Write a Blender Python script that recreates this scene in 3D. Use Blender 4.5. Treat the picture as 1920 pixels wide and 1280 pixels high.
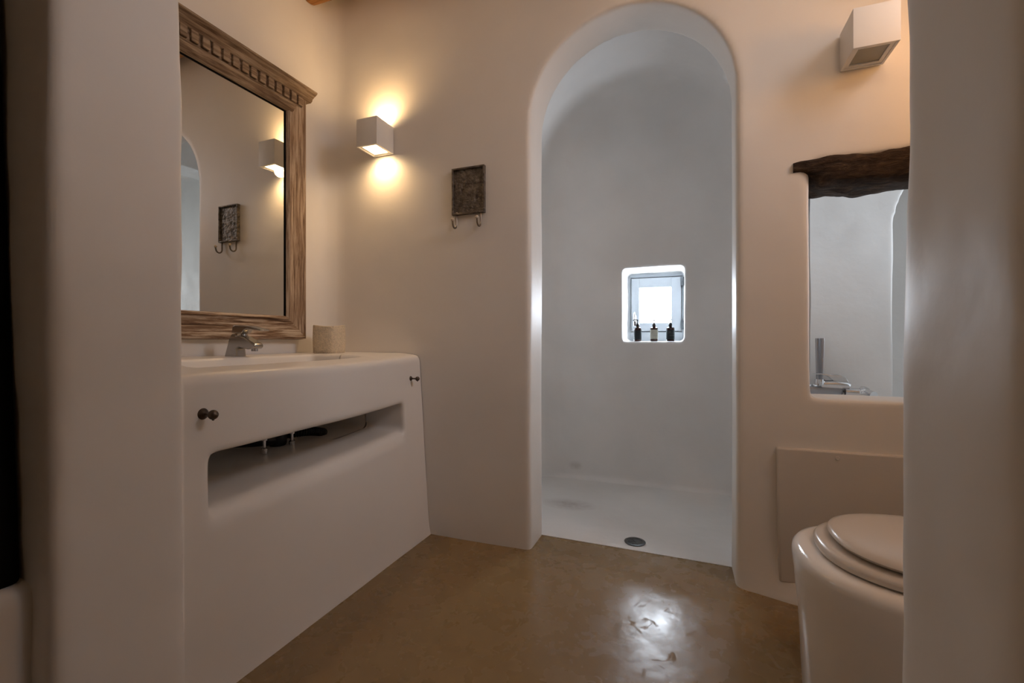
import bpy, bmesh, math, random
from mathutils import Vector, Matrix, noise

# ---------------------------------------------------------------- clearing
for _o in list(bpy.data.objects):
    bpy.data.objects.remove(_o, do_unlink=True)
SC = bpy.context.scene
COL = SC.collection
random.seed(7)
PI = math.pi

# ---------------------------------------------------------------- camera
cam_d = bpy.data.cameras.new('camera')
cam_d.sensor_width = 36.0
cam_d.lens = 853.0 * 36.0 / 1920.0
cam_d.clip_start = 0.02
cam_d.shift_y = -3.0 / 1920.0
cam = bpy.data.objects.new('camera', cam_d)
COL.objects.link(cam)
cam.location = (0, 0, 0.95)
cam.rotation_euler = (PI / 2, 0, math.atan(325.0 / 853.0))
SC.camera = cam

# ---------------------------------------------------------------- world, colour management
W = bpy.data.worlds.new('sky'); SC.world = W; W.use_nodes = True
bg = W.node_tree.nodes['Background']
bg.inputs[0].default_value = (0.86, 0.93, 1.0, 1)
bg.inputs[1].default_value = 1.0
SC.view_settings.view_transform = 'Standard'
SC.view_settings.look = 'None'
SC.view_settings.gamma = 1.0
SC.view_settings.exposure = 0.0
SC.view_settings.use_curve_mapping = False
try:
    SC.cycles.use_denoising = True
    SC.cycles.max_bounces = 12
    SC.cycles.diffuse_bounces = 8
    SC.cycles.sample_clamp_indirect = 6.0
except Exception:
    pass


def light(name, typ, loc, energy, color, parent=None, target=None, **kw):
    d = bpy.data.lights.new(name, typ)
    d.energy = energy; d.color = color
    for k, v in kw.items():
        setattr(d, k, v)
    o = bpy.data.objects.new(name, d); COL.objects.link(o)
    o.location = loc
    if target is not None:
        o.rotation_euler = (Vector(target) - Vector(loc)).to_track_quat('-Z', 'Y').to_euler()
    if parent is not None:
        o.parent = parent
        o.location = Vector(loc) - parent.location
    return o


DAY = (0.80, 0.90, 1.0)
WARM = (1.0, 0.46, 0.125)
# daylight entering through the windows of the place
light('daylight_bath_window', 'AREA', (1.97, 2.46, 1.30), 3.4, (0.84, 0.91, 1.0), target=(-0.9, 2.30, 1.85), shape='RECTANGLE', size=0.28, size_y=0.8, spread=1.1)
light('daylight_side_window', 'AREA', (1.36, 1.20, 2.50), 5.0, (0.90, 0.91, 1.0), target=(-1.2, 1.2, 0.5), shape='RECTANGLE', size=0.5, size_y=0.6, spread=1.65)

# ---------------------------------------------------------------- materials
MATS = {}


def mat(name, color, rough=0.5, metal=0.0, bump=0.0, bscale=8.0, var=0.0, vscale=3.0, spec=0.5, emit=None, estr=0.0, trans=0.0, ior=1.45, coat=0.0, stretch=None):
    m = bpy.data.materials.new(name); m.use_nodes = True
    nt = m.node_tree; N = nt.nodes; L = nt.links
    b = N['Principled BSDF']
    b.inputs['Base Color'].default_value = (*color, 1)
    b.inputs['Roughness'].default_value = rough
    b.inputs['Metallic'].default_value = metal
    b.inputs['Specular IOR Level'].default_value = spec
    b.inputs['IOR'].default_value = ior
    b.inputs['Transmission Weight'].default_value = trans
    b.inputs['Coat Weight'].default_value = coat
    if emit:
        b.inputs['Emission Color'].default_value = (*emit, 1)
        b.inputs['Emission Strength'].default_value = estr
    tc = N.new('ShaderNodeTexCoord'); mp = N.new('ShaderNodeMapping')
    L.new(tc.outputs['Object'], mp.inputs[0])
    if stretch:
        mp.inputs['Scale'].default_value = stretch
    if var > 0:
        n = N.new('ShaderNodeTexNoise'); n.inputs['Scale'].default_value = vscale; n.inputs['Detail'].default_value = 6
        L.new(mp.outputs[0], n.inputs[0])
        r = N.new('ShaderNodeValToRGB')
        r.color_ramp.elements[0].position = 0.35; r.color_ramp.elements[1].position = 0.68
        r.color_ramp.elements[0].color = (*[c * (1 - var) for c in color], 1)
        r.color_ramp.elements[1].color = (*[min(1, c * (1 + var * 0.6)) for c in color], 1)
        L.new(n.outputs[0], r.inputs[0]); L.new(r.outputs[0], b.inputs['Base Color'])
    if bump > 0:
        n2 = N.new('ShaderNodeTexNoise'); n2.inputs['Scale'].default_value = bscale; n2.inputs['Detail'].default_value = 5
        L.new(mp.outputs[0], n2.inputs[0])
        bp = N.new('ShaderNodeBump'); bp.inputs['Strength'].default_value = bump; bp.inputs['Distance'].default_value = 0.02
        L.new(n2.outputs[0], bp.inputs['Height']); L.new(bp.outputs[0], b.inputs['Normal'])
    MATS[name] = m
    return m


def wood_mat(name, dark, mid, light_, stretch, rough=0.75, scale=1.0, bump=0.5, lo=0.36, hi=0.62):
    m = bpy.data.materials.new(name); m.use_nodes = True
    nt = m.node_tree; N = nt.nodes; L = nt.links
    b = N['Principled BSDF']; b.inputs['Roughness'].default_value = rough
    b.inputs['Specular IOR Level'].default_value = 0.25
    tc = N.new('ShaderNodeTexCoord'); mp = N.new('ShaderNodeMapping'); mp.inputs['Scale'].default_value = stretch
    L.new(tc.outputs['Object'], mp.inputs[0])
    n = N.new('ShaderNodeTexNoise'); n.inputs['Scale'].default_value = scale; n.inputs['Detail'].default_value = 9; n.inputs['Roughness'].default_value = 0.68
    n.inputs['Distortion'].default_value = 0.4
    L.new(mp.outputs[0], n.inputs[0])
    r = N.new('ShaderNodeValToRGB'); e = r.color_ramp.elements
    e[0].position = lo; e[0].color = (*dark, 1); e[1].position = hi; e[1].color = (*light_, 1)
    k = e.new((lo + hi) / 2); k.color = (*mid, 1)
    L.new(n.outputs[0], r.inputs[0]); L.new(r.outputs[0], b.inputs['Base Color'])
    bp = N.new('ShaderNodeBump'); bp.inputs['Strength'].default_value = bump; bp.inputs['Distance'].default_value = 0.02 if 'drift' in name else 0.006
    L.new(n.outputs[0], bp.inputs['Height']); L.new(bp.outputs[0], b.inputs['Normal'])
    return m


M_plaster = mat('plaster', (0.80, 0.775, 0.74), 0.47, bump=0.10, bscale=9, var=0.035, vscale=2.2, spec=0.4)
M_shower = mat('shower_plaster', (0.83, 0.825, 0.815), 0.38, bump=0.26, bscale=7, var=0.05, vscale=2.5, spec=0.4)
M_basin = mat('polished_plaster', (0.80, 0.77, 0.73), 0.30, bump=0.06, bscale=7, var=0.03, vscale=2.0)
M_dark = mat('near_black', (0.006, 0.005, 0.0045), 0.8, var=0.4, vscale=9, spec=0.1)
M_white = mat('white_paint', (0.82, 0.82, 0.81), 0.4, var=0.02, vscale=12)
M_frame = mat('pale_blue_grey_paint', (0.31, 0.335, 0.36), 0.5, var=0.03, vscale=14)
M_lampwhite = mat('lamp_white_lacquer', (0.80, 0.79, 0.77), 0.45, var=0.02, vscale=10)
M_chrome = mat('chrome', (0.72, 0.72, 0.73), 0.12, metal=1.0)
M_tap = mat('tap_chrome', (0.42, 0.41, 0.40), 0.16, metal=1.0)
M_chrome2 = mat('dull_chrome', (0.42, 0.43, 0.46), 0.28, metal=1.0)
M_ceramic = mat('ceramic', (0.82, 0.79, 0.75), 0.12, var=0.01, spec=0.5)
M_seat = mat('seat_plastic', (0.68, 0.63, 0.57), 0.22, var=0.01)
M_bronze = mat('aged_bronze', (0.11, 0.085, 0.07), 0.38, metal=0.85, var=0.35, vscale=60)
M_pewter = mat('pewter', (0.17, 0.145, 0.12), 0.5, metal=0.6, bump=0.9, bscale=45, var=0.4, vscale=40)
M_hook = mat('hook_metal', (0.22, 0.19, 0.16), 0.35, metal=0.9, var=0.2, vscale=50)
M_bone = mat('ivory_ceramic', (0.55, 0.47, 0.38), 0.35, var=0.1, vscale=60)
M_cord = mat('woven_cotton', (0.80, 0.68, 0.51), 0.95, bump=0.5, bscale=220, var=0.15, vscale=120, spec=0.1)
M_black = mat('black_plastic', (0.012, 0.012, 0.013), 0.35, var=0.1, vscale=30)
M_grey = mat('grey_plastic', (0.35, 0.33, 0.30), 0.5, var=0.1, vscale=30)
M_amber = mat('dark_amber_glass', (0.035, 0.010, 0.008), 0.12, var=0.2, vscale=30, spec=0.6)
M_label_d = mat('dark_label', (0.018, 0.030, 0.036), 0.5, var=0.2, vscale=60)
M_label_l = mat('pale_label', (0.62, 0.63, 0.55), 0.6, var=0.05, vscale=60)
M_ink = mat('label_print', (0.33, 0.35, 0.34), 0.6, var=0.1, vscale=90)
M_hinge_gap = mat('grey_hinge_and_shadow_gap', (0.10, 0.11, 0.12), 0.4, metal=0.6, var=0.2, vscale=40)
M_drain = mat('drain_steel', (0.10, 0.105, 0.105), 0.35, metal=0.85, var=0.2, vscale=60)
M_drainhole = mat('drain_dark', (0.006, 0.006, 0.006), 0.7, var=0.1, vscale=30)
M_mirror = mat('mirror_glass', (0.72, 0.72, 0.69), 0.015, metal=1.0)
M_lens_off = mat('frosted_glass_unlit', (0.32, 0.32, 0.29), 0.25, var=0.05, vscale=20)
M_lens_on = mat('lit_glass', (0.9, 0.85, 0.75), 0.4, emit=(1.0, 0.74, 0.42), estr=14)
M_panel = mat('painted_board', (0.66, 0.62, 0.575), 0.45, bump=0.05, bscale=12, var=0.03)
M_stile = wood_mat('weathered_wood_upright', (0.085, 0.045, 0.024), (0.30, 0.205, 0.135), (0.52, 0.41, 0.30), (70, 70, 4.0), lo=0.34, hi=0.60)
M_rail = wood_mat('weathered_wood_rail', (0.065, 0.034, 0.018), (0.22, 0.135, 0.08), (0.56, 0.46, 0.35), (70, 4.5, 85), lo=0.37, hi=0.62)
M_head = wood_mat('weathered_wood_header', (0.11, 0.065, 0.038), (0.26, 0.18, 0.115), (0.42, 0.32, 0.225), (60, 4, 60))
M_lintel = wood_mat('dark_driftwood', (0.014, 0.008, 0.005), (0.05, 0.029, 0.017), (0.12, 0.075, 0.045), (12, 30, 36), bump=1.0, scale=1.4, lo=0.33, hi=0.72)
M_beam = wood_mat('golden_beam', (0.12, 0.045, 0.012), (0.30, 0.14, 0.045), (0.42, 0.23, 0.09), (2.0, 22, 22))


def floor_material():
    m = bpy.data.materials.new('ochre_screed'); m.use_nodes = True
    N = m.node_tree.nodes; L = m.node_tree.links
    b = N['Principled BSDF']
    tc = N.new('ShaderNodeTexCoord')
    n = N.new('ShaderNodeTexNoise'); n.inputs['Scale'].default_value = 2.3; n.inputs['Detail'].default_value = 8
    L.new(tc.outputs['Object'], n.inputs[0])
    r = N.new('ShaderNodeValToRGB'); e = r.color_ramp.elements
    e[0].position = 0.3; e[0].color = (0.222, 0.140, 0.056, 1)
    e[1].position = 0.72; e[1].color = (0.270, 0.180, 0.080, 1)
    L.new(n.outputs[0], r.inputs[0]); L.new(r.outputs[0], b.inputs['Base Color'])
    n2 = N.new('ShaderNodeTexNoise'); n2.inputs['Scale'].default_value = 11; n2.inputs['Detail'].default_value = 7
    L.new(tc.outputs['Object'], n2.inputs[0])
    mr = N.new('ShaderNodeMapRange'); mr.inputs[3].default_value = 0.20; mr.inputs[4].default_value = 0.34
    mr.inputs[1].default_value = 0.3; mr.inputs[2].default_value = 0.7
    L.new(n2.outputs[0], mr.inputs[0])
    # dull worn flakes in the polish
    n4 = N.new('ShaderNodeTexNoise'); n4.inputs['Scale'].default_value = 16; n4.inputs['Detail'].default_value = 3; n4.inputs['Distortion'].default_value = 1.2
    mp4 = N.new('ShaderNodeMapping'); mp4.inputs['Scale'].default_value = (1.0, 1.0, 1.0); L.new(tc.outputs['Object'], mp4.inputs[0]); L.new(mp4.outputs[0], n4.inputs[0])
    m4 = N.new('ShaderNodeMapRange'); m4.inputs[1].default_value = 0.61; m4.inputs[2].default_value = 0.68; m4.inputs[3].default_value = 0.0; m4.inputs[4].default_value = 0.22
    L.new(n4.outputs[0], m4.inputs[0])
    ad = N.new('ShaderNodeMath'); ad.operation = 'ADD'; L.new(mr.outputs[0], ad.inputs[0]); L.new(m4.outputs[0], ad.inputs[1])
    L.new(ad.outputs[0], b.inputs['Roughness'])
    n3 = N.new('ShaderNodeTexNoise'); n3.inputs['Scale'].default_value = 8; n3.inputs['Detail'].default_value = 3
    L.new(tc.outputs['Object'], n3.inputs[0])
    bp = N.new('ShaderNodeBump'); bp.inputs['Strength'].default_value = 0.10; bp.inputs['Distance'].default_value = 0.03
    L.new(n3.outputs[0], bp.inputs['Height']); L.new(bp.outputs[0], b.inputs['Normal'])
    return m




def stained(name, base, centre, radii, tint):
    """the shower plaster with one worn patch of its own"""
    m = mat(name, base, 0.38, bump=0.26, bscale=7, var=0.05, vscale=2.5, spec=0.4)
    N = m.node_tree.nodes; L = m.node_tree.links
    b = N['Principled BSDF']; src = b.inputs['Base Color'].links[0].from_socket
    tc = N.new('ShaderNodeTexCoord'); mp = N.new('ShaderNodeMapping')
    mp.vector_type = 'TEXTURE'
    mp.inputs['Location'].default_value = centre; mp.inputs['Scale'].default_value = radii
    L.new(tc.outputs['Object'], mp.inputs[0])
    g = N.new('ShaderNodeTexGradient'); g.gradient_type = 'SPHERICAL'; L.new(mp.outputs[0], g.inputs[0])
    nz = N.new('ShaderNodeTexNoise'); nz.inputs['Scale'].default_value = 30; L.new(tc.outputs['Object'], nz.inputs[0])
    mu = N.new('ShaderNodeMath'); mu.operation = 'MULTIPLY'; L.new(g.outputs['Fac'], mu.inputs[0]); L.new(nz.outputs[0], mu.inputs[1])
    mx = N.new('ShaderNodeMix'); mx.data_type = 'RGBA'
    L.new(mu.outputs[0], mx.inputs['Factor']); L.new(src, mx.inputs['A']); mx.inputs['B'].default_value = (*tint, 1)
    L.new(mx.outputs['Result'], b.inputs['Base Color'])
    return m


M_shwall = stained('shower_wall_plaster', (0.83, 0.825, 0.815), (-0.705, 3.06, 0.09), (0.055, 0.2, 0.035), (0.45, 0.42, 0.39))
M_shfloor = stained('shower_screed', (0.78, 0.775, 0.76), (-0.63, 2.56, 0.0), (0.17, 0.10, 0.3), (0.28, 0.22, 0.20))
M_floor = floor_material()

# ---------------------------------------------------------------- mesh helpers


def box(bm, a, b, bev=0.0, seg=3):
    a = Vector(a); b = Vector(b)
    r = bmesh.ops.create_cube(bm, size=1.0)
    vs = r['verts']
    c = (a + b) / 2; s = b - a
    for v in vs:
        v.co = Vector((v.co.x * s.x, v.co.y * s.y, v.co.z * s.z)) + c
    if bev > 0:
        es = {e for v in vs for e in v.link_edges}
        bmesh.ops.bevel(bm, geom=list(es), offset=bev, segments=seg, profile=0.5, affect='EDGES')


def hexa(bm, pts):
    """eight corners: bottom ring of four, top ring of four"""
    v = [bm.verts.new(p) for p in pts]
    for q in ((3, 2, 1, 0), (4, 5, 6, 7), (0, 1, 5, 4), (1, 2, 6, 5), (2, 3, 7, 6), (3, 0, 4, 7)):
        bm.faces.new([v[i] for i in q])


def loft(bm, rings, close=True, caps=True):
    R = [[bm.verts.new(p) for p in ring] for ring in rings]
    n = len(R[0])
    for i in range(len(R) - 1):
        for j in range(n if close else n - 1):
            k = (j + 1) % n
            bm.faces.new((R[i][j], R[i][k], R[i + 1][k], R[i + 1][j]))
    if caps:
        bm.faces.new(list(reversed(R[0]))); bm.faces.new(R[-1])


def tube(bm, pts, rad, n=14, caps=True):
    """round tube along a path; rad is a number or one per point"""
    P = [Vector(p) for p in pts]
    rr = rad if isinstance(rad, (list, tuple)) else [rad] * len(P)
    rings = []
    up = None
    for i, p in enumerate(P):
        t = (P[min(i + 1, len(P) - 1)] - P[max(i - 1, 0)]).normalized()
        if up is None:
            up = Vector((0, 0, 1)) if abs(t.z) < 0.9 else Vector((1, 0, 0))
        s = t.cross(up).normalized(); up = s.cross(t).normalized()
        rings.append([p + (s * math.cos(2 * PI * k / n) + up * math.sin(2 * PI * k / n)) * rr[i] for k in range(n)])
    loft(bm, rings, caps=caps)


def lathe(bm, prof, org=(0, 0, 0), axis='Z', n=32):
    """profile of (radius, height) pairs turned about an axis"""
    o = Vector(org)
    rings = []
    for r, h in prof:
        ring = []
        for k in range(n):
            a = 2 * PI * k / n
            x, y = max(r, 1e-5) * math.cos(a), max(r, 1e-5) * math.sin(a)
            ring.append(o + (Vector((x, y, h)) if axis == 'Z' else Vector((h, x, y)) if axis == 'X' else Vector((y, h, x))))
        rings.append(ring)
    loft(bm, rings)


def prism(bm, prof, a, b, fn):
    loft(bm, [[fn(u, v, a) for u, v in prof], [fn(u, v, b) for u, v in prof]])


def obj(name, bm, m, parent=None, smooth=True, angle=0.6, bevel=0.0, subsurf=0):
    bmesh.ops.recalc_face_normals(bm, faces=bm.faces)
    me = bpy.data.meshes.new(name)
    if parent is not None:
        wl = parent
        off = Vector((0, 0, 0))
        while wl is not None:
            off += wl.location; wl = wl.parent
        bmesh.ops.translate(bm, verts=bm.verts, vec=-off)
    bm.to_mesh(me); bm.free()
    o = bpy.data.objects.new(name, me); COL.objects.link(o)
    for mm in (m if isinstance(m, (list, tuple)) else [m]):
        me.materials.append(mm)
    if parent is not None:
        o.parent = parent
    if bevel:
        md = o.modifiers.new('edge', 'BEVEL'); md.width = bevel; md.segments = 3; md.limit_method = 'ANGLE'; md.angle_limit = 0.6
        md.harden_normals = False
    if subsurf:
        md = o.modifiers.new('sub', 'SUBSURF'); md.levels = subsurf; md.render_levels = subsurf
    if smooth:
        me.polygons.foreach_set('use_smooth', [True] * len(me.polygons))
        if not subsurf:
            try:
                me.set_sharp_from_angle(angle=angle)
            except Exception:
                pass
    return o


def thing(name, label, cat, loc=(0, 0, 0), group=None):
    o = bpy.data.objects.new(name, None); COL.objects.link(o)
    o.location = loc; o.empty_display_size = 0.05
    o['label'] = label; o['category'] = cat; o['kind'] = 'thing'
    if group:
        o['group'] = group
    return o


def tag(o, label, cat, group=None):
    o['label'] = label; o['category'] = cat; o['kind'] = 'thing'
    if group:
        o['group'] = group
    return o


def structure(o):
    o['kind'] = 'structure'
    return o


def plaster(name, solids, cutters, m, voxel=0.014, smooth=8, trims=(), disp=0.004, dscale=2.5, fn=None, parent=None):
    """hand-troweled masonry: solids joined, holes cut, edges softened, then trimmed to planes"""
    tmp = []

    def t_obj(bm):
        bmesh.ops.recalc_face_normals(bm, faces=bm.faces)
        me = bpy.data.meshes.new('t'); bm.to_mesh(me); bm.free()
        o = bpy.data.objects.new('t', me); COL.objects.link(o); tmp.append(o)
        return o
    base = t_obj(solids[0])
    for s in solids[1:]:
        md = base.modifiers.new('b', 'BOOLEAN'); md.object = t_obj(s); md.operation = 'UNION'; md.solver = 'EXACT'
    for s in cutters:
        md = base.modifiers.new('b', 'BOOLEAN'); md.object = t_obj(s); md.operation = 'DIFFERENCE'; md.solver = 'EXACT'
    md = base.modifiers.new('r', 'REMESH'); md.mode = 'VOXEL'; md.voxel_size = voxel
    md = base.modifiers.new('s', 'SMOOTH'); md.factor = 0.5; md.iterations = smooth
    dg = bpy.context.evaluated_depsgraph_get(); dg.update()
    me = bpy.data.meshes.new_from_object(base.evaluated_get(dg))
    for o in tmp:
        md_ = o.data
        bpy.data.objects.remove(o, do_unlink=True); bpy.data.meshes.remove(md_)
    bm = bmesh.new(); bm.from_mesh(me); bpy.data.meshes.remove(me)
    bm.normal_update()
    if disp or fn:
        for v in bm.verts:
            d = (noise.noise(v.co * dscale) * 0.7 + noise.noise(v.co * dscale * 2.7 + Vector((5, 1, 9))) * 0.3) * disp
            v.co += v.normal * d
            if fn:
                fn(v)
    for co, no in trims:
        bmesh.ops.bisect_plane(bm, geom=bm.verts[:] + bm.edges[:] + bm.faces[:], plane_co=co, plane_no=no, clear_outer=True)
    me = bpy.data.meshes.new(name); bm.to_mesh(me); bm.free()
    me.materials.clear(); me.materials.append(m)
    me.polygons.foreach_set('use_smooth', [True] * len(me.polygons))
    o = bpy.data.objects.new(name, me); COL.objects.link(o)
    if parent is not None:
        o.parent = parent
        for v in me.vertices:
            v.co -= parent.location
    return o


def bm_box(a, b, bev=0.0, seg=3):
    bm = bmesh.new(); box(bm, a, b, bev, seg); return bm


def bm_hexa(p):
    bm = bmesh.new(); hexa(bm, p); return bm


def sstep(a, b, x):
    t = max(0.0, min(1.0, (x - a) / (b - a))); return t * t * (3 - 2 * t)


# ================================================================= THE SETTING
XL, YB, YW = -1.80, 1.94, 2.14        # left wall, back wall front and rear faces
XR = 1.14                              # right wall
ZC = 2.86                              # ceiling


def arch_cut(cx, hw, spring, zb, y0, y1, n=40):
    prof = [(cx - hw, zb), (cx - hw, spring)]
    prof += [(cx - hw * math.cos(PI * k / n), spring + hw * math.sin(PI * k / n)) for k in range(1, n)]
    prof += [(cx + hw, spring), (cx + hw, zb)]
    bm = bmesh.new(); prism(bm, prof, y0, y1, lambda u, v, w: (u, w, v)); return bm


# --- floor
bm = bmesh.new()
NXF, NYF = 230, 216
gv = []
for j in range(NYF + 1):
    row = []
    y = -2.2 + j * (2.125 + 2.2) / NYF
    for i in range(NXF + 1):
        x = -2.3 + i * 4.6 / NXF
        # the hand-laid screed rises a little towards the shower
        k = sstep(-1.05, -0.45, x) * (1 - sstep(0.12, 0.42, x))
        z = 0.024 * sstep(0.95, 1.85, y) * k * (1 - 0.85 * sstep(1.74, 2.0, y)) + 0.0012 * noise.noise(Vector((x * 3, y * 3, 1)))
        row.append(bm.verts.new((x, y, z)))
    gv.append(row)
for j in range(NYF):
    for i in range(NXF):
        bm.faces.new((gv[j][i], gv[j][i + 1], gv[j + 1][i + 1], gv[j + 1][i]))
lo = [bm.verts.new((x, y, -0.1)) for x, y in ((-2.3, -2.2), (2.3, -2.2), (2.3, 2.125), (-2.3, 2.125))]
bm.faces.new(lo[::-1])
bm.faces.new([gv[0][i] for i in range(NXF, -1, -1)] + [lo[0], lo[1]])
bm.faces.new([gv[NYF][i] for i in range(NXF + 1)] + [lo[2], lo[3]])
bm.faces.new([gv[j][0] for j in range(NYF + 1)] + [lo[3], lo[0]])
bm.faces.new([gv[j][NXF] for j in range(NYF, -1, -1)] + [lo[1], lo[2]])
structure(obj('floor', bm, M_floor, angle=0.5))
bm = bmesh.new()
hexa(bm, [(-1.4, 2.131, -0.1), (0.62, 2.086, -0.1), (0.62, 3.45, -0.1), (-1.4, 3.45, -0.1),
          (-1.4, 2.131, 0.006), (0.62, 2.086, 0.006), (0.62, 3.45, 0.006), (-1.4, 3.45, 0.006)])
structure(obj('floor_shower', bm, M_shfloor, smooth=False))

# --- back wall with the arch and the bath opening
fil = []
fr = 0.11
fp = [(XL - 0.05, YB + 0.05), (XL - 0.05, YB - fr)]
for k in range(9):
    a = PI / 2 * k / 8
    fp.append((XL + fr - fr * math.cos(a), YB - fr + fr * math.sin(a)))
fp.append((XL + fr, YB + 0.05))
fbm = bmesh.new(); prism(fbm, fp, 0.0, 3.0, lambda u, v, w: (u, v, w))


def back_fn(v):
    if v.co.y < 2.0 and v.co.x > 0.17 and v.co.z < 0.55:
        k = sstep(0.17, 0.42, v.co.x)
        v.co.y -= (0.020 + 0.045 * k) * math.exp(-max(v.co.z, 0) / 0.10) * sstep(0.16, 0.22, v.co.x)


walls = plaster('wall_back', [bm_box((-1.99, YB, -0.12), (1.35, YW, 3.0)), bm_box((XL - 0.15, 0.4, -0.12), (XL, YB + 0.1, 3.0)), fbm],
                [arch_cut(-0.235, 0.418, 1.93, -0.3, 1.5, 2.6),
                 bm_hexa([(0.430, 1.5, 0.735), (1.10, 1.5, 0.735), (1.10, 2.6, 0.735), (0.430, 2.6, 0.735),
                          (0.425, 1.5, 1.60), (1.10, 1.5, 1.60), (1.10, 2.6, 1.60), (0.425, 2.6, 1.60)])],
                M_plaster, voxel=0.012, smooth=9, fn=back_fn,
                trims=[((0, 0, 0), (0, 0, -1)), ((0, 0, ZC), (0, 0, 1)), ((XL - 0.1, 0, 0), (-1, 0, 0)), ((1.3, 0, 0), (1, 0, 0)), ((0, 0.55, 0), (0, -1, 0))])


def split_off(o, name, test):
    """faces that pass the test become an object of their own"""
    me2 = o.data.copy(); me2.name = name
    for me, keep in ((o.data, False), (me2, True)):
        bm = bmesh.new(); bm.from_mesh(me)
        bmesh.ops.delete(bm, geom=[f for f in bm.faces if test(f.calc_center_median()) != keep], context='FACES')
        bm.to_mesh(me); bm.free()
    n = bpy.data.objects.new(name, me2); COL.objects.link(n)
    return n


structure(walls)
structure(split_off(walls, 'wall_left', lambda c: c.x < XL + 0.06 and c.y < YB - 0.14))

# --- right wall with a high window (out of the frame, it lets the daylight in)
wr = bm_box((XR, 0.4, -0.1), (XR + 0.25, 2.2, 3.0))
structure(plaster('wall_right', [wr], [bm_box((XR - 0.2, 0.92, 2.12), (XR + 0.5, 1.48, 2.76))], M_plaster, voxel=0.02, smooth=5,
                  trims=[((0, 0, 0), (0, 0, -1)), ((0, 0, ZC), (0, 0, 1)), ((0, 0.55, 0), (0, -1, 0)), ((0, YB + 0.02, 0), (0, 1, 0))]))

# --- the wall with the doorway the photograph looks through


def jamb_fn(v):
    if -1.3 < v.co.x < -0.9:
        v.co.x += 0.006 * (v.co.z - 0.95)* -1.0
    if 0.1 < v.co.x < 0.5:
        v.co.x += 0.008 * (v.co.z - 0.95)


front = plaster('wall_front', [bm_box((-2.3, 0.50, -0.12), (2.3, 0.76, 3.0))],
                [bm_box((-1.142, 0.2, -0.3), (0.268, 1.2, 2.12))],
                M_plaster, voxel=0.014, smooth=14, disp=0.010, dscale=3.0, fn=jamb_fn,
                trims=[((0, 0, 0), (0, 0, -1)), ((0, 0, ZC), (0, 0, 1)), ((-2.2, 0, 0), (-1, 0, 0)), ((2.2, 0, 0), (1, 0, 0))])
structure(front)

# --- the room we stand in
bm = bmesh.new(); box(bm, (-2.35, -2.2, 0), (-2.2, 0.5, ZC)); structure(obj('wall_west', bm, M_plaster, smooth=False))
bm = bmesh.new(); box(bm, (2.2, -2.2, 0), (2.35, 0.5, ZC)); structure(obj('wall_east', bm, M_plaster, smooth=False))
bm = bmesh.new(); box(bm, (-2.35, -2.35, 0), (2.35, -2.2, ZC)); structure(obj('wall_south', bm, M_plaster, smooth=False))
bm = bmesh.new(); box(bm, (-2.35, -2.35, ZC), (2.35, 2.13, ZC + 0.12)); structure(obj('ceiling', bm, M_plaster, smooth=False))

# near-black slab and plastered ledge at the very left
bm = bmesh.new()
hexa(bm, [(-1.75, 0.44, 0.47), (-1.222, 0.44, 0.47), (-1.222, 0.495, 0.47), (-1.75, 0.495, 0.47),
          (-1.75, 0.44, 2.30), (-1.345, 0.44, 2.30), (-1.345, 0.495, 2.30), (-1.75, 0.495, 2.30)])
structure(obj('dark_slab_1', bm, M_dark, bevel=0.012))
structure(plaster('trim_1', [bm_box((-2.0, 0.28, -0.1), (-1.205, 0.6, 0.475))], [], M_plaster, voxel=0.014, smooth=10,
                  trims=[((0, 0, 0), (0, 0, -1)), ((0, 0.505, 0), (0, 1, 0))]))

# --- shower chamber and bath alcove behind the back wall


def vault_ring(y, ins, n=36):
    cx, hx, z0, rise, e = -0.29, 0.68 - ins, 1.70, 0.82 - ins, 2.3
    zb = -0.3 if ins == 0 else -0.02 + ins * 0.25
    pts = [(cx + hx, y, zb), (cx + hx, y, z0)]
    for k in range(1, n):
        a = PI * k / n
        c, q = math.cos(a), math.sin(a)
        f = (abs(c) ** e + q ** e) ** (-1 / e)
        pts.append((cx + hx * f * c, y, z0 + rise * f * q))
    pts += [(cx - hx, y, z0), (cx - hx, y, zb)]
    return pts


cb = bmesh.new()
rings = [vault_ring(1.9, 0), vault_ring(2.86, 0)]
for k in range(1, 9):
    a = PI / 2 * k / 8
    rings.append(vault_ring(2.86 + 0.21 * math.sin(a), 0.21 * (1 - math.cos(a))))
loft(cb, rings)
tubroom = bm_box((0.47, 1.9, 0.50), (1.85, 2.78, 2.45))
recess = arch_cut(1.385, 0.42, 1.50, 0.50, 2.5, 3.22)
recwin = bm_box((1.7, 2.28, 0.95), (2.4, 2.64, 1.75))      # window in the end wall of the bath alcove
light_passage = bm_box((0.2, 2.34, 0.50), (0.7, 2.66, 2.34))     # unseen opening added to pass alcove daylight into the shower
niche = bm_hexa([(-0.395, 2.7, 0.938), (-0.005, 2.7, 0.938), (-0.005, 3.37, 0.940), (-0.385, 3.37, 0.940),
                 (-0.395, 2.7, 1.418), (-0.005, 2.7, 1.424), (-0.005, 3.37, 1.424), (-0.385, 3.37, 1.418)])
winhole = bm_box((-0.345, 3.2, 1.0), (-0.04, 4.0, 1.38))
rear = plaster('wall_rear', [bm_box((-1.3, YW - 0.03, -0.12), (2.05, 3.48, 2.95))], [cb, tubroom, recess, recwin, light_passage, niche, winhole],
               M_shwall, voxel=0.0135, smooth=2, disp=0.006, dscale=3.2,
               trims=[((0, YW + 0.002, 0), (0, -1, 0)), ((0, 0, -0.02), (0, 0, -1)), ((0, 0, ZC), (0, 0, 1)), ((-1.25, 0, 0), (-1, 0, 0)), ((2.0, 0, 0), (1, 0, 0)), ((0, 3.44, 0), (0, 1, 0))])
structure(rear)

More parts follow.
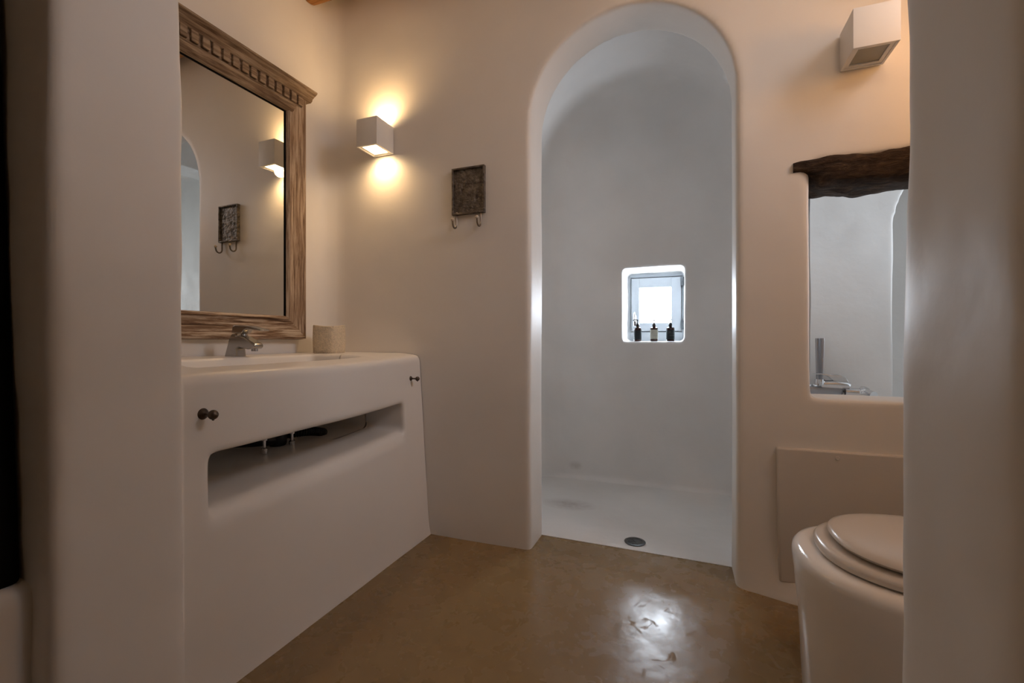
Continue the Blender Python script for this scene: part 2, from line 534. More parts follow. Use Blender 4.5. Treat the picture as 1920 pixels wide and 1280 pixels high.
# --- the little shower window: frame, sash, pane, hinges, latch
win = bpy.data.objects.new('window_1', None); COL.objects.link(win); win.location = (-0.195, 3.36, 0.943); structure(win)


def frame_bm(x0, x1, z0, z1, hx0, hx1, hz0, hz1, y0, y1, bev=0.004):
    bm = bmesh.new()
    box(bm, (x0, y0, z0), (hx0, y1, z1), bev); box(bm, (hx1, y0, z0), (x1, y1, z1), bev)
    box(bm, (hx0 - 0.002, y0, hz1), (hx1 + 0.002, y1, z1), bev); box(bm, (hx0 - 0.002, y0, z0), (hx1 + 0.002, y1, hz0), bev)
    return bm


obj('window_frame', frame_bm(-0.395, -0.002, 0.936, 1.43, -0.366, -0.021, 1.006, 1.392, 3.352, 3.40), M_frame, win)
obj('rebate', frame_bm(-0.372, -0.015, 1.000, 1.398, -0.34, -0.047, 1.032, 1.366, 3.385, 3.395), M_hinge_gap, win)  # dark ring paints in the shadow gap round the sash
obj('sash', frame_bm(-0.360, -0.027, 1.012, 1.386, -0.305, -0.092, 1.070, 1.318, 3.340, 3.375), M_frame, win)
M_pane = mat('bright_frosted_pane', (0.9, 0.95, 1.0), 0.5, emit=(0.80, 0.89, 1.0), estr=50)
bm = bmesh.new(); box(bm, (-0.308, 3.354, 1.066), (-0.089, 3.358, 1.322)); obj('window_pane', bm, M_pane, win, smooth=False)
for hz in (1.335, 1.035):
    bm = bmesh.new(); box(bm, (-0.028, 3.325, hz - 0.012), (-0.008, 3.352, hz + 0.048), 0.004); obj('hinge', bm, M_hinge_gap, win)
bm = bmesh.new(); box(bm, (-0.349, 3.328, 1.045), (-0.325, 3.341, 1.125), 0.005)
tube(bm, [(-0.337, 3.33, 1.085), (-0.337, 3.305, 1.085)], 0.006)
tube(bm, [(-0.337, 3.305, 1.082), (-0.337, 3.304, 1.13), (-0.337, 3.306, 1.142)], [0.007, 0.008, 0.005])
obj('latch', bm, M_chrome, win)

# ================================================================= VANITY
van = thing('vanity', 'white plastered masonry vanity counter with a long open slot and moulded basin', 'vanity', (-1.5, 1.35, 0))


def van_fn(v):
    k = sstep(1.35, 1.95, v.co.y)
    if v.co.x > -1.40:
        v.co.x -= (0.052 * k + 0.004) * max(0, v.co.z) / 0.88
        v.co.x += 0.018 * math.exp(-max(v.co.z, 0) / 0.05) * 0.5
    if v.co.z > 0.77:                  # the front lip drops a little
        d = sstep(-1.36, -1.19, v.co.x)
        v.co.z -= (0.012 * d + 0.010 * d * (1 - k)) * sstep(0.78, 0.875, v.co.z)




def slot_profile(zf, zt, r=0.045):
    """side view of the slot: flat shelf that rolls over into the front face"""
    p = [(-1.72, zf), (-1.176 - r, zf)]
    for k in range(1, 8):
        a = PI / 2 * k / 8
        p.append((-1.176 - r + r * math.sin(a), zf - r + r * math.cos(a)))
    return p + [(-1.176, zf - r), (-1.0, zf - r - 0.001), (-1.0, zt - 0.003), (-1.72, zt)]


slot = bmesh.new()
loft(slot, [[(x, 0.842, z) for x, z in slot_profile(0.496, 0.648)], [(x, 1.775, z) for x, z in slot_profile(0.534, 0.662)]])
bas = bm_hexa([(-1.55, 0.90, 0.775), (-1.31, 0.90, 0.775), (-1.31, 1.56, 0.775), (-1.55, 1.56, 0.775),
               (-1.595, 0.84, 0.95), (-1.262, 0.84, 0.95), (-1.262, 1.62, 0.95), (-1.595, 1.62, 0.95)])
plaster('body', [bm_box((-1.95, 0.60, -0.15), (-1.172, 2.05, 0.886), 0.026, 4)], [slot, bas], M_basin, voxel=0.010, smooth=6, fn=van_fn, disp=0.003,
        trims=[((0, 0, 0.0), (0, 0, -1)), ((XL + 0.003, 0, 0), (-1, 0, 0)), ((0, YB - 0.002, 0), (0, 1, 0)), ((0, 0.765, 0), (0, -1, 0))], parent=van)

# ================================================================= MIRROR
mir = thing('mirror', 'tall mirror in a weathered wooden frame with carved dentil crown above the basin', 'mirror', (XL, 1.25, 0.957))
GX = -1.772
my0, my1, mz0, mz1 = 0.76, 1.742, 0.957, 2.165
gy0, gy1, gz0, gz1 = 0.872, 1.632, 1.062, 2.035
bm = bmesh.new(); box(bm, (GX - 0.012, gy0 - 0.012, gz0 - 0.012), (GX, gy1 + 0.012, gz1 + 0.012))
obj('glass', bm, M_mirror, mir, smooth=False)
# upright and rail profile: (distance from glass edge outwards, projection)
pf = [(-0.001, -1.792), (-0.001, -1.768), (0.005, -1.759), (0.012, -1.752), (0.016, -1.757), (0.030, -1.757), (0.075, -1.752), (0.098, -1.748), (0.106, -1.752), (0.110, -1.792)]


def mit(u, x, side, end):
    if side == 'b':
        return (x, (gy0 - u) if end == 0 else (gy1 + u), gz0 - u)
    if side == 'r':
        return (x, gy1 + u, (gz0 - u) if end == 0 else gz1 + 0.097)
    return (x, gy0 - u, (gz0 - u) if end == 0 else gz1 + 0.097)


for side, nm, mm in (('b', 'bottom_rail', M_rail), ('r', 'stile', M_stile), ('l', 'stile', M_stile)):
    bm = bmesh.new()
    loft(bm, [[mit(u, x, side, e) for u, x in pf] for e in (0, 1)])
    obj(nm, bm, mm, mir, angle=0.5)
# dark rebate between glass and stile
bm = bmesh.new()
box(bm, (GX, gy1 - 0.0025, gz0), (GX + 0.006, gy1 + 0.002, gz1)); box(bm, (GX, gy0 - 0.002, gz0), (GX + 0.006, gy0 + 0.0025, gz1))
box(bm, (GX, gy0, gz1 - 0.0025), (GX + 0.005, gy1, gz1 + 0.002))
obj('rebate', bm, M_dark, mir, smooth=False)
# header: lower moulding, dentil band, crown
hp = [(gz1, -1.792), (gz1, -1.766), (gz1 + 0.006, -1.750), (gz1 + 0.020, -1.738), (gz1 + 0.036, -1.735), (gz1 + 0.040, -1.744), (gz1 + 0.046, -1.750), (gz1 + 0.050, -1.792)]
bm = bmesh.new(); prism(bm, hp, gy0 - 0.028, gy1 + 0.028, lambda u, v, w: (v, w, u)); obj('header', bm, M_head, mir, angle=0.7)
bm = bmesh.new(); box(bm, (-1.792, my0 + 0.03, gz1 + 0.045), (-1.751, my1 - 0.03, gz1 + 0.098))
random.seed(3)
nd = 22
for k in range(nd):
    y0 = my0 + 0.030 + k * (my1 - my0 - 0.060) / nd
    w = (my1 - my0 - 0.060) / nd
    box(bm, (-1.753, y0 + w * 0.30, gz1 + 0.050), (-1.738 + random.uniform(-0.002, 0.002), y0 + w * 0.98, gz1 + 0.095), 0.003, 2)
obj('dentil_band', bm, M_head, mir, angle=0.5)
cp = [(gz1 + 0.094, -1.792), (gz1 + 0.094, -1.746), (gz1 + 0.100, -1.738), (gz1 + 0.108, -1.736), (gz1 + 0.116, -1.726), (gz1 + 0.124, -1.712), (gz1 + 0.130, -1.704), (gz1 + 0.137, -1.704), (gz1 + 0.140, -1.792)]
bm = bmesh.new(); prism(bm, cp, my0 - 0.02, my1 + 0.022, lambda u, v, w: (v, w, u)); obj('crown_moulding', bm, M_head, mir, angle=0.7)

mir.rotation_euler.z = math.radians(-1.1); mir.location.x -= 0.008

# ================================================================= SCONCES


def sconce(name, label, x0, x1, y0, y1, z0, z1, lit, group='cube wall lights'):
    t = thing(name, label, 'wall light', ((x0 + x1) / 2, YB, (z0 + z1) / 2), group)
    w = 0.008
    bm = bmesh.new()
    yg = y1 - 0.005
    box(bm, (x0, y0, z0), (x1, y0 + w, z1), 0.0015); box(bm, (x0, yg - w, z0), (x1, yg, z1), 0.0015)
    box(bm, (x0, y0 + w * .9, z0), (x0 + w, yg - w * .9, z1), 0.0015); box(bm, (x1 - w, y0 + w * .9, z0), (x1, yg - w * .9, z1), 0.0015)
    hs = obj('housing', bm, M_lampwhite, t, angle=0.4)
    bm = bmesh.new(); box(bm, (x0 + 0.012, yg, z0 + 0.012), (x1 - 0.012, y1 + 0.004, z1 - 0.012)); obj('back_plate', bm, M_lampwhite, t, smooth=False)
    for zz, nm in ((z0 + 0.010, 'lower_glass'), (z1 - 0.010, 'upper_glass')):
        inset = 0.014
        s = 1 if nm == 'upper_glass' else -1
        bm = bmesh.new()
        # stepped inner rim
        xa, xb, ya, yb = x0 + w, x1 - w, y0 + w, yg - w
        r = 0.012
        za, zb = sorted((zz, zz + s * 0.006))
        box(bm, (xa, ya, za), (xa + r, yb, zb)); box(bm, (xb - r, ya, za), (xb, yb, zb))
        box(bm, (xa + r, ya, za), (xb - r, ya + r, zb)); box(bm, (xa + r, yb - r, za), (xb - r, yb, zb))
        obj('rim', bm, M_lampwhite, t, smooth=False)
        bm = bmesh.new(); box(bm, (xa + 0.002, ya + 0.002, zz - 0.002), (xb - 0.002, yb - 0.002, zz + 0.002))
        obj(nm, bm, M_lens_on if lit else M_lens_off, t, smooth=False)
    return t


sl = sconce('wall_sconce', 'lit white cube wall light glowing up and down on the wall beside the mirror', -1.497, -1.377, 1.800, 1.94, 1.888, 2.022, True)
light('sconce_down', 'SPOT', (-1.430, 1.893, 1.884), 6.5, (1.0, 0.62, 0.29), parent=sl, target=(-1.430, 1.905, 1.0), spot_size=2.9, spot_blend=1.0, shadow_soft_size=0.03)
light('sconce_up', 'SPOT', (-1.430, 1.893, 2.027), 8, (1.0, 0.60, 0.26), parent=sl, target=(-1.430, 1.905, 2.9), spot_size=2.9, spot_blend=1.0, shadow_soft_size=0.03)
sr = sconce('wall_sconce', 'unlit white cube wall light high on the wall above the dark timber lintel', 0.515, 0.642, 1.795, 1.94, 1.906, 2.038, False)

# unseen lamps: globe on the right wall, bulb on an added shelf, added fill globe
M_globe = mat('opal_globe', (0.9, 0.85, 0.75), 0.3, emit=(1.0, 0.70, 0.40), estr=3)


def globe_lamp(name, label, base, c, r, energy, col=WARM):
    t = thing(name, label, 'lamp', base)
    bm = bmesh.new()
    tube(bm, [base, Vector(base).lerp(Vector(c), 1 - r * 1.05 / (Vector(c) - Vector(base)).length)], min(0.018, r * 0.7)); obj('stem', bm, M_bronze, t)
    bm = bmesh.new(); bmesh.ops.create_icosphere(bm, subdivisions=3, radius=r)
    bmesh.ops.translate(bm, verts=bm.verts, vec=c)
    g = obj('globe', bm, M_globe, t)
    g.visible_shadow = True
    l = light(name + '_light', 'POINT', c, energy, col, parent=t, shadow_soft_size=r + 0.004)
    return t


globe_lamp('wall_lamp', 'opal globe lamp on the right wall', (XR, 1.58, 1.95), (XR - 0.11, 1.58, 1.95), 0.045, 34)
globe_lamp('added_fill_globe', 'unseen opal globe added as fill light before the doorway', (-0.6, -1.0, ZC), (-0.6, -1.0, 2.3), 0.07, 8)  # added unseen to brighten the left end and the ledge
bm = bmesh.new(); box(bm, (0.42, 0.77, 2.13), (1.10, 1.16, 2.155), 0.006)
tag(obj('light_cut_shelf', bm, M_white), 'unseen white shelf added over the doorway to cut off lamp light', 'shelf')  # added out of view, its front edge cuts off the bulb's light
globe_lamp('unseen_shelf_lamp', 'unseen small bare bulb lamp on the added shelf over the doorway', (0.60, 0.95, 2.155), (0.60, 0.95, 2.26), 0.011, 6, (1.0, 0.64, 0.36))  # unseen bulb, kept small for a sharp cutoff at the added shelf

# ================================================================= HOOK PLAQUE
pl = thing('hook_plaque', 'small pewter relief plaque with two hooks on the wall left of the arch', 'hook rack', (-0.955, YB, 1.65))
px0, px1, pz0, pz1 = -1.040, -0.870, 1.542, 1.763
bm = bmesh.new()
nx, nz = 40, 52
grid = []
for j in range(nz + 1):
    row = []
    for i in range(nx + 1):
        u, w = i / nx, j / nz
        x = px0 + 0.008 + u * (px1 - px0 - 0.016); z = pz0 + 0.008 + w * (pz1 - pz0 - 0.016)
        # soft standing figure with swags, in low relief
        du, dw = (u - 0.48), (w - 0.45)
        b = 0.0045 * math.exp(-(du / 0.13) ** 2 - (dw / 0.26) ** 2) + 0.004 * math.exp(-((u - 0.5) / 0.07) ** 2 - ((w - 0.76) / 0.06) ** 2)
        b += 0.0025 * math.exp(-((u - 0.28 - 0.08 * math.sin(w * 9)) / 0.05) ** 2) * (1 if 0.15 < w < 0.85 else 0)
        b += 0.0025 * math.exp(-((u - 0.74 + 0.08 * math.sin(w * 8)) / 0.05) ** 2) * (1 if 0.2 < w < 0.8 else 0)
        b += 0.002 * math.exp(-((w - 0.13) / 0.02) ** 2) * (1 if 0.3 < u < 0.7 else 0)
        b += 0.0016 * noise.noise(Vector((u * 9, w * 12, 3)))
        row.append(bm.verts.new((x, 1.929 - b, z)))
    grid.append(row)
for j in range(nz):
    for i in range(nx):
        bm.faces.new((grid[j][i], grid[j][i + 1], grid[j + 1][i + 1], grid[j + 1][i]))
box(bm, (px0 + 0.004, 1.931, pz0 + 0.004), (px1 - 0.004, YB - 0.001, pz1 - 0.004))
obj('relief_plate', bm, M_pewter, pl)
bm = bmesh.new()
fw = 0.0085
box(bm, (px0, 1.920, pz0), (px0 + fw, YB, pz1), 0.002); box(bm, (px1 - fw, 1.920, pz0), (px1, YB, pz1), 0.002)
box(bm, (px0 + fw * .9, 1.920, pz0), (px1 - fw * .9, YB, pz0 + fw), 0.002); box(bm, (px0 + fw * .9, 1.920, pz1 - fw), (px1 - fw * .9, YB, pz1), 0.002)
obj('border', bm, M_pewter, pl)
for hx in (-1.018, -0.892):
    bm = bmesh.new()
    pts = [(hx, 1.930, 1.556), (hx, 1.930, 1.50)]
    for k in range(1, 9):
        a = PI * k / 8
        pts.append((hx, 1.930 - 0.019 * (1 - math.cos(a)), 1.498 - 0.021 * math.sin(a)))
    pts.append((hx, 1.890, 1.506))
    tube(bm, pts, 0.0042, 10)
    hk = obj('hook', bm, M_hook, pl)
    bm = bmesh.new(); bmesh.ops.create_uvsphere(bm, u_segments=16, v_segments=10, radius=0.0085)
    bmesh.ops.translate(bm, verts=bm.verts, vec=(hx, 1.890, 1.513))
    obj('hook_tip', bm, M_bone, hk)

# ================================================================= TOWEL KNOBS ON THE VANITY


def knob(label, y, z, x, big, name='towel_knob'):
    t = thing(name, label, 'knob', (x, y, z), 'bronze knobs on the vanity front')
    bm = bmesh.new()
    R = 0.0165 if big else 0.0125
    lathe(bm, [(0, -0.012), (R * .8, -0.012), (R, 0.000), (R * .98, 0.004), (R * .8, 0.010), (R * .4, 0.0145), (0.0045, 0.016), (0, 0.016)], (x, y, z), 'X', 24)
    obj('rosette', bm, M_bronze, t)
    bm = bmesh.new()
    lathe(bm, [(0, 0.012), (0.0042, 0.012), (0.0034, 0.02), (0.0034, 0.034), (0, 0.036)], (x, y, z), 'X', 14); obj('stem', bm, M_bronze, t)
    bm = bmesh.new(); rb = 0.0125 if big else 0.0105
    bmesh.ops.create_uvsphere(bm, u_segments=20, v_segments=14, radius=rb)
    bmesh.ops.translate(bm, verts=bm.verts, vec=(x + 0.044, y, z))
    lathe(bm, [(0, -rb - 0.003), (0.0025, -rb - 0.002), (0.004, -rb + 0.002), (0, -rb + 0.003)], (x + 0.044, y, z), 'Z', 12)
    obj('ball', bm, M_bronze, t)
    return t


knob('bronze ball knob on the near left end of the vanity front', 0.822, 0.757, -1.182, True)
knob('bronze ball knob on the vanity front near the back wall', 1.845, 0.767, -1.224, False)

# ================================================================= BASIN MIXER TAP
FX, FY, FZ = -1.655, 1.285, 0.8805
tap = thing('basin_tap', 'chrome single lever mixer tap standing on the counter behind the basin', 'tap', (FX, FY, FZ))


def side_extrude(prof, hw, bev=0.006, seg=4, taper=None):
    bm = bmesh.new()
    pr = [(FX + u, FZ + v) for u, v in prof]
    prism(bm, pr, FY - hw, FY + hw, lambda u, v, w: (u, w, v))
    bmesh.ops.recalc_face_normals(bm, faces=bm.faces)
    return bm


bm = side_extrude([(-0.036, 0), (0.036, 0), (0.032, 0.034), (0.045, 0.040), (0.088, 0.033), (0.122, 0.036), (0.129, 0.046), (0.124, 0.055), (0.072, 0.080), (0.040, 0.088), (0.006, 0.094), (-0.006, 0.080)], 0.021)
obj('spout_body', bm, M_tap, tap, bevel=0.007)
bm = bmesh.new(); tube(bm, [(FX + 0.104, FY, FZ + 0.036), (FX + 0.104, FY, FZ + 0.026)], 0.0115, 18); obj('aerator', bm, M_chrome2, tap)
bm = bmesh.new()
lathe(bm, [(0, 0.082), (0.022, 0.082), (0.023, 0.088), (0.022, 0.094), (0, 0.096)], (FX + 0.032, FY, FZ), 'Z', 24); obj('cartridge_collar', bm, M_tap, tap)
bm = side_extrude([(0.004, 0.096), (0.058, 0.094), (0.070, 0.106), (0.085, 0.112), (0.158, 0.103), (0.160, 0.108), (0.110, 0.119), (0.080, 0.124), (0.022, 0.126), (0.010, 0.122)], 0.020)
obj('lever', bm, M_tap, tap, bevel=0.005)

# ================================================================= COTTON BASKET
CX_, CY_, CZ_ = -1.630, 1.765, 0.8845
bk = thing('cotton_basket', 'small cream ribbed cotton basket on the counter right of the mirror', 'basket', (CX_, CY_, CZ_))


def sq(a, r, n=4.5):
    c, s = math.cos(a), math.sin(a)
    k = (abs(c) ** n + abs(s) ** n) ** (-1 / n)
    return r * k * c, r * k * s


NB = 150
rot = math.radians(12)
prof = [(0.056, 0.0), (0.060, 0.004), (0.0615, 0.02), (0.0625, 0.06), (0.062, 0.10), (0.0615, 0.126), (0.0605, 0.132), (0.058, 0.1335), (0.0555, 0.131), (0.0545, 0.12), (0.054, 0.02), (0.05, 0.012)]
rings = []
for r, h in prof:
    ring = []
    for k in range(NB):
        a = 2 * PI * k / NB
        rr = r + (0.0009 if k % 2 else -0.0006)
        x, y = sq(a, rr)
        x, y = x * math.cos(rot) - y * math.sin(rot), x * math.sin(rot) + y * math.cos(rot)
        ring.append((CX_ + x, CY_ + y, CZ_ + h + 0.0035 * math.sin(2 * a + 0.6) * (h / 0.13)))
    rings.append(ring)
bm = bmesh.new(); loft(bm, rings); obj('woven_wall', bm, M_cord, bk, angle=2.5)
bm = bmesh.new()
pts = []
for k in range(41):
    a = 2 * PI * k / 40
    x, y = sq(a, 0.0595); x, y = x * math.cos(rot) - y * math.sin(rot), x * math.sin(rot) + y * math.cos(rot)
    pts.append((CX_ + x, CY_ + y, CZ_ + 0.131 + 0.0035 * math.sin(2 * a + 0.6)))
tube(bm, pts, 0.0032, 8, caps=False); obj('rolled_hem', bm, M_cord, bk)

# ================================================================= PIPES IN THE SLOT
pp = thing('sink_trap', 'black sink trap pipes with corrugated hose inside the vanity slot', 'pipes', (-1.56, 1.35, 0.505))
bm = bmesh.new()
tube(bm, [(-1.60, 1.20, 0.56), (-1.59, 1.28, 0.545), (-1.56, 1.38, 0.535)], 0.022, 16)
lathe(bm, [(0, 0.508), (0.030, 0.508), (0.034, 0.518), (0.034, 0.575), (0.026, 0.59), (0.022, 0.67), (0, 0.67)], (-1.56, 1.40, 0), 'Z', 24)
obj('trap_body', bm, M_black, pp)
bm = bmesh.new()
pts = []; rad = []
for k in range(61):
    t = k / 60
    pts.append((-1.56 + 0.05 * math.sin(t * 2.2), 1.42 + 0.19 * t, 0.545 - 0.022 * t + 0.012 * math.sin(t * 3.1)))
    rad.append(0.019 if k % 3 else 0.015)
tube(bm, pts, rad, 16); obj('corrugated_hose', bm, M_black, pp)
for y, x in ((1.285, -1.50), (1.42, -1.505)):
    bm = bmesh.new(); lathe(bm, [(0, 0.506), (0.012, 0.506), (0.012, 0.525), (0.006, 0.53), (0.006, 0.555), (0.011, 0.556), (0.011, 0.566), (0, 0.568)], (x, y, 0), 'Z', 16)
    obj('stop_valve', bm, M_chrome, pp)
for y, x, z in ((1.33, -1.53, 0.585), (1.46, -1.53, 0.60)):
    bm = bmesh.new(); lathe(bm, [(0, -0.014), (0.017, -0.014), (0.02, 0), (0.017, 0.014), (0, 0.014)], (x, y, z), 'Y', 20)
    obj('union_nut', bm, M_grey, pp)

pp.location.z += 0.011

# ================================================================= SOAP BOTTLES
random.seed(5)


def bottle(label, x, y, z, pale, ang):
    t = thing('soap_bottle', label, 'bottle', (x, y, z), 'pump bottles on the window sill')
    hw, hd = 0.0245, 0.0235
    R = Matrix.Rotation(ang, 3, 'Z')

    def ring(sx, sy, h, n=28):
        out = []
        for k in range(n):
            a = 2 * PI * k / n
            c, s = math.cos(a), math.sin(a); e = 3.6
            q = (abs(c) ** e + abs(s) ** e) ** (-1 / e)
            out.append(Vector((x, y, z)) + R @ Vector((sx * q * c, sy * q * s, h)))
        return out
    bm = bmesh.new()
    loft(bm, [ring(hw * .9, hd * .9, 0), ring(hw, hd, 0.003), ring(hw, hd, 0.084), ring(hw * .93, hd * .92, 0.0885), ring(0.0105, 0.0095, 0.0905), ring(0.0095, 0.0095, 0.098)])
    obj('glass_body', bm, M_amber, t, angle=0.7)
    bm = bmesh.new()
    za, zb = (0.015, 0.076) if pale else (0.012, 0.072)
    loft(bm, [ring(hw + 0.0006, hd + 0.0006, za), ring(hw + 0.0006, hd + 0.0006, zb)], caps=False)
    lb = obj('paper_label', bm, M_label_l if pale else M_label_d, t)
    if not pale:
        lb['label'] = 'dark blue green label with fine pale lines'
    bm = bmesh.new()
    for dz, wd, ox in ((0.062, 0.018, -0.008), (0.058, 0.012, -0.010), (0.052, 0.044, 0.0), (0.040, 0.034, 0.004), (0.035, 0.026, 0.006)):
        h = 0.0008
        a = R @ Vector((ox - wd / 2, -hd - 0.0011, dz)); b = R @ Vector((ox + wd / 2, -hd - 0.0011, dz))
        v = [bm.verts.new(Vector((x, y, z)) + q) for q in (a, b, b + Vector((0, 0, h)), a + Vector((0, 0, h)))]
        bm.faces.new(v)
    obj('print_lines', bm, M_ink, lb, smooth=False)
    bm = bmesh.new()
    o = Vector((x, y, z))
    lathe(bm, [(0, 0.095), (0.0075, 0.096), (0.0112, 0.101), (0.0122, 0.107), (0.0108, 0.113), (0.006, 0.118), (0.0032, 0.121), (0.0026, 0.134), (0.005, 0.137), (0.0055, 0.144), (0, 0.145)], o, 'Z', 20)
    pm = obj('pump', bm, M_black, t)
    bm = bmesh.new()
    tube(bm, [o + Vector((0, 0, 0.1415)), o + R @ Vector((0, -0.018, 0.1425)), o + R @ Vector((0, -0.030, 0.1385))], [0.0035, 0.003, 0.0025], 10)
    obj('nozzle', bm, M_black, pm)
    return t


bottle('dark amber pump bottle with dark label, at the latch side of the small window', -0.297, 3.125, 0.941, False, math.radians(-75))
bottle('amber pump bottle with pale cream label standing between two dark bottles', -0.192, 3.125, 0.941, True, math.radians(5))
bottle('dark amber pump bottle with dark label, at the hinge side of the small window', -0.090, 3.105, 0.941, False, math.radians(12))

# ================================================================= DRAIN
dr = thing('floor_drain', 'round dark steel drain grate in the white shower floor', 'drain', (-0.220, 2.190, 0.006))
bm = bmesh.new(); lathe(bm, [(0.034, 0.0005), (0.048, 0.0005), (0.0485, 0.003), (0.046, 0.0045), (0.036, 0.0045), (0.034, 0.0025)], (-0.22, 2.19, 0.006), 'Z', 40)
obj('ring', bm, M_drain, dr)
bm = bmesh.new(); lathe(bm, [(0, 0.0002), (0.036, 0.0002), (0.036, 0.0010), (0, 0.0010)], (-0.22, 2.19, 0.006), 'Z', 32); obj('sump', bm, M_drainhole, dr)
bm = bmesh.new()
for k in range(-3, 4):
    L_ = math.sqrt(max(0, 0.036 ** 2 - (k * 0.010) ** 2))
    d = Vector((math.cos(0.6), math.sin(0.6), 0)); e = Vector((-d.y, d.x, 0))
    c = Vector((-0.22, 2.19, 0.0085)) + e * k * 0.010
    tube(bm, [c - d * L_, c + d * L_], 0.0014, 6)
d = Vector((-math.sin(0.6), math.cos(0.6), 0)); c = Vector((-0.22, 2.19, 0.0087))
tube(bm, [c - d * 0.036, c + d * 0.036], 0.0022, 6)
obj('grate', bm, M_drain, dr)

# ================================================================= LINTEL AND BEAM
bm = bmesh.new()
NS, NR = 70, 26
rings = []
for i in range(NS + 1):
    t = i / NS
    x = 0.372 + t * (1.18 - 0.372)
    e = 1.0
    zt = 1.605 + 0.014 * math.sin(t * 7) + 0.012 * t; zb = 1.562 - 0.058 * sstep(0.02, 0.13, t)
    hz = max(0.004, (zt - zb) / 2 * (0.75 + 0.25 * e)); zc = (zt + zb) / 2
    ring = []
    for k in range(NR):
        a = 2 * PI * k / NR
        cc, ss = math.cos(a), math.sin(a); n_ = 5.0
        q = (abs(cc) ** n_ + abs(ss) ** n_) ** (-1 / n_)
        y = 2.035 + 0.108 * q * cc; z = zc + hz * q * ss
        nn = noise.noise(Vector((x * 9, y * 22, z * 26))) * 0.014 + noise.noise(Vector((x * 26, y * 40, z * 46 + 3))) * 0.005
        ring.append((x, y + nn * cc * 0.8, z + nn * ss * 1.2))
    rings.append(ring)
loft(bm, rings)
tag(obj('wooden_lintel', bm, M_lintel, angle=1.2), 'rough dark driftwood lintel over the wall opening to the bath', 'lintel')

bm = bmesh.new(); rings = []
for i in range(60):
    x = XL + 0.002 + i / 59 * (XR - XL - 0.004)
    rings.append([(x, 1.795 + (0.085 + 0.006 * noise.noise(Vector((x * 4, math.cos(2 * PI * k / 24), math.sin(2 * PI * k / 24))))) * math.cos(2 * PI * k / 24),
                   2.756 + (0.085 + 0.006 * noise.noise(Vector((x * 4, math.cos(2 * PI * k / 24), math.sin(2 * PI * k / 24))))) * math.sin(2 * PI * k / 24)) for k in range(24)])
loft(bm, rings)
tag(obj('ceiling_beam', bm, M_beam, angle=1.2), 'round golden brown log beam under the ceiling by the back wall', 'beam')

# ================================================================= ACCESS PANEL
ap = thing('access_panel', 'flat painted access panel in the wall behind the toilet', 'panel', (0.6, YB, 0.06))
bm = bmesh.new(); hexa(bm, [(0.322, 1.908, 0.062), (1.08, 1.908, 0.062), (1.08, 1.952, 0.062), (0.322, 1.952, 0.062),
                            (0.316, 1.922, 0.552), (1.08, 1.922, 0.556), (1.08, 1.952, 0.556), (0.316, 1.952, 0.552)])
obj('board', bm, M_panel, ap, bevel=0.007)
bm = bmesh.new(); lathe(bm, [(0, 0.0), (0.007, 0.0), (0.0075, -0.002), (0.006, -0.0035), (0, -0.003)], (0.505, 1.9215, 0.530), 'Y', 20); obj('screw_cap', bm, M_panel, ap)

# ================================================================= TOILET
to = thing('toilet', 'white ceramic toilet with closed lid partly behind the right door jamb', 'toilet', (0.62, 1.39, 0))


def wc_ring(tip, b, z, xend, cy=1.392, a=0.27, n=2.35, m=40):
    cx = tip + a
    pts = []
    for k in range(m + 1):
        th = PI / 2 + PI * k / m
        c, s = math.cos(th), math.sin(th)
        q = (abs(c) ** n + abs(s) ** n) ** (-1 / n)
        pts.append((cx + a * q * c, cy + b * q * s, z))
    pts.append((xend, cy - b, z)); pts.append((xend, cy + b, z))
    return pts


bm = bmesh.new()
loft(bm, [wc_ring(0.300, 0.215, 0.0, 1.12), wc_ring(0.294, 0.221, 0.02, 1.12), wc_ring(0.286, 0.230, 0.20, 1.12), wc_ring(0.275, 0.240, 0.33, 1.12), wc_ring(0.270, 0.245, 0.378, 1.12),
          wc_ring(0.272, 0.243, 0.390, 1.12), wc_ring(0.279, 0.236, 0.400, 1.12), wc_ring(0.290, 0.226, 0.4045, 1.12), wc_ring(0.302, 0.215, 0.4055, 1.12), wc_ring(0.45, 0.12, 0.4055, 1.10)])
obj('bowl', bm, M_ceramic, to, angle=0.9)
bm = bmesh.new()
loft(bm, [wc_ring(0.326, 0.205, 0.4075, 0.86, a=0.24), wc_ring(0.320, 0.211, 0.412, 0.86, a=0.24), wc_ring(0.320, 0.211, 0.422, 0.86, a=0.24), wc_ring(0.326, 0.205, 0.430, 0.86, a=0.24), wc_ring(0.340, 0.192, 0.433, 0.86, a=0.24), wc_ring(0.42, 0.13, 0.433, 0.84, a=0.2)])
obj('seat', bm, M_seat, to, angle=0.9)
bm = bmesh.new()
loft(bm, [wc_ring(0.372, 0.176, 0.4375, 0.86, a=0.22), wc_ring(0.356, 0.190, 0.441, 0.86, a=0.22), wc_ring(0.351, 0.195, 0.448, 0.86, a=0.22), wc_ring(0.354, 0.192, 0.454, 0.86, a=0.22),
          wc_ring(0.366, 0.181, 0.4595, 0.86, a=0.22), wc_ring(0.40, 0.155, 0.4635, 0.86, a=0.22), wc_ring(0.47, 0.09, 0.466, 0.84, a=0.18)])
obj('lid', bm, M_seat, to, angle=0.9)
bm = bmesh.new(); box(bm, (0.90, 1.20, 0.4065), (1.12, 1.585, 0.80), 0.02, 4); box(bm, (0.89, 1.19, 0.80), (1.125, 1.595, 0.825), 0.01, 3); obj('cistern', bm, M_ceramic, to)

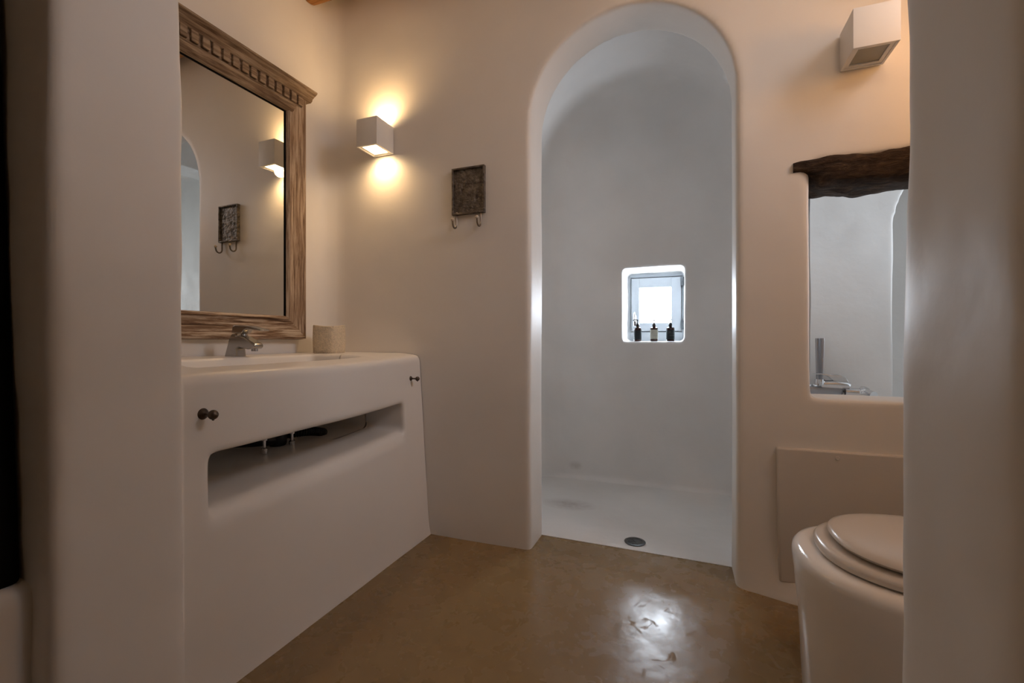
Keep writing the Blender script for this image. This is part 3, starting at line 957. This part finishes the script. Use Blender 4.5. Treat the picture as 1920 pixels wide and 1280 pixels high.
# ================================================================= BATH MIXER
BX, BY = 0.0, 2.78
bt = thing('bath_mixer', 'chrome bath mixer with upright ribbed hand shower seen through the wall opening', 'tap', (0.70, BY, 0.70))
bm = bmesh.new(); box(bm, (0.585, 2.708, 0.672), (0.735, 2.760, 0.712), 0.006); obj('mixer_bar', bm, M_chrome2, bt)
for xx in (0.62, 0.76):
    bm = bmesh.new(); lathe(bm, [(0, 0.0), (0.030, 0.0), (0.030, -0.010), (0.020, -0.016), (0.016, -0.06), (0, -0.06)], (xx, BY + 0.001, 0.69), 'Y', 24)
    obj('wall_flange', bm, M_chrome, bt)
bm = bmesh.new()
tube(bm, [(0.64, 2.70, 0.728), (0.69, 2.70, 0.728), (0.745, 2.70, 0.726), (0.76, 2.70, 0.722)], [0.019, 0.021, 0.021, 0.016], 20); obj('cartridge', bm, M_chrome, bt)
bm = bmesh.new()
loft(bm, [[(x, y, z + dz) for y, dz in ((2.685, 0), (2.725, 0), (2.725, th), (2.685, th))] for x, z, th in
          ((0.610, 0.776, 0.004), (0.640, 0.776, 0.006), (0.668, 0.768, 0.010), (0.690, 0.746, 0.026), (0.715, 0.742, 0.034), (0.738, 0.742, 0.026), (0.752, 0.735, 0.008))])
obj('lever', bm, M_chrome, bt, bevel=0.003)
bm = bmesh.new()
tube(bm, [(0.74, 2.70, 0.692), (0.80, 2.70, 0.690), (0.825, 2.68, 0.690), (0.84, 2.64, 0.684)], [0.021, 0.022, 0.022, 0.02], 20); obj('spout', bm, M_chrome, bt)
bm = bmesh.new(); lathe(bm, [(0, 0), (0.026, 0), (0.034, 0.010), (0.034, 0.02), (0.024, 0.038), (0, 0.042)], (0.800, 2.70, 0.690), 'X', 24); obj('diverter_knob', bm, M_chrome, bt)
# hand shower: ribbed stick in its holder
bm = bmesh.new()
lathe(bm, [(0, 0.722), (0.022, 0.722), (0.024, 0.735), (0.022, 0.752), (0, 0.754)], (0.634, 2.70, 0), 'Z', 20); obj('shower_holder', bm, M_chrome, bt)
bm = bmesh.new(); rings = []
for h, r in ((0.742, 0.014), (0.76, 0.0145), (0.80, 0.0152), (0.88, 0.0172), (0.945, 0.0182), (0.958, 0.0178)):
    rings.append([(0.634 + (r * (1.06 if k % 2 else 0.92)) * math.cos(2 * PI * k / 44), 2.70 + (r * (1.06 if k % 2 else 0.92)) * math.sin(2 * PI * k / 44), h) for k in range(44)])
loft(bm, rings); obj('hand_shower', bm, M_chrome2, bt, angle=0.3)
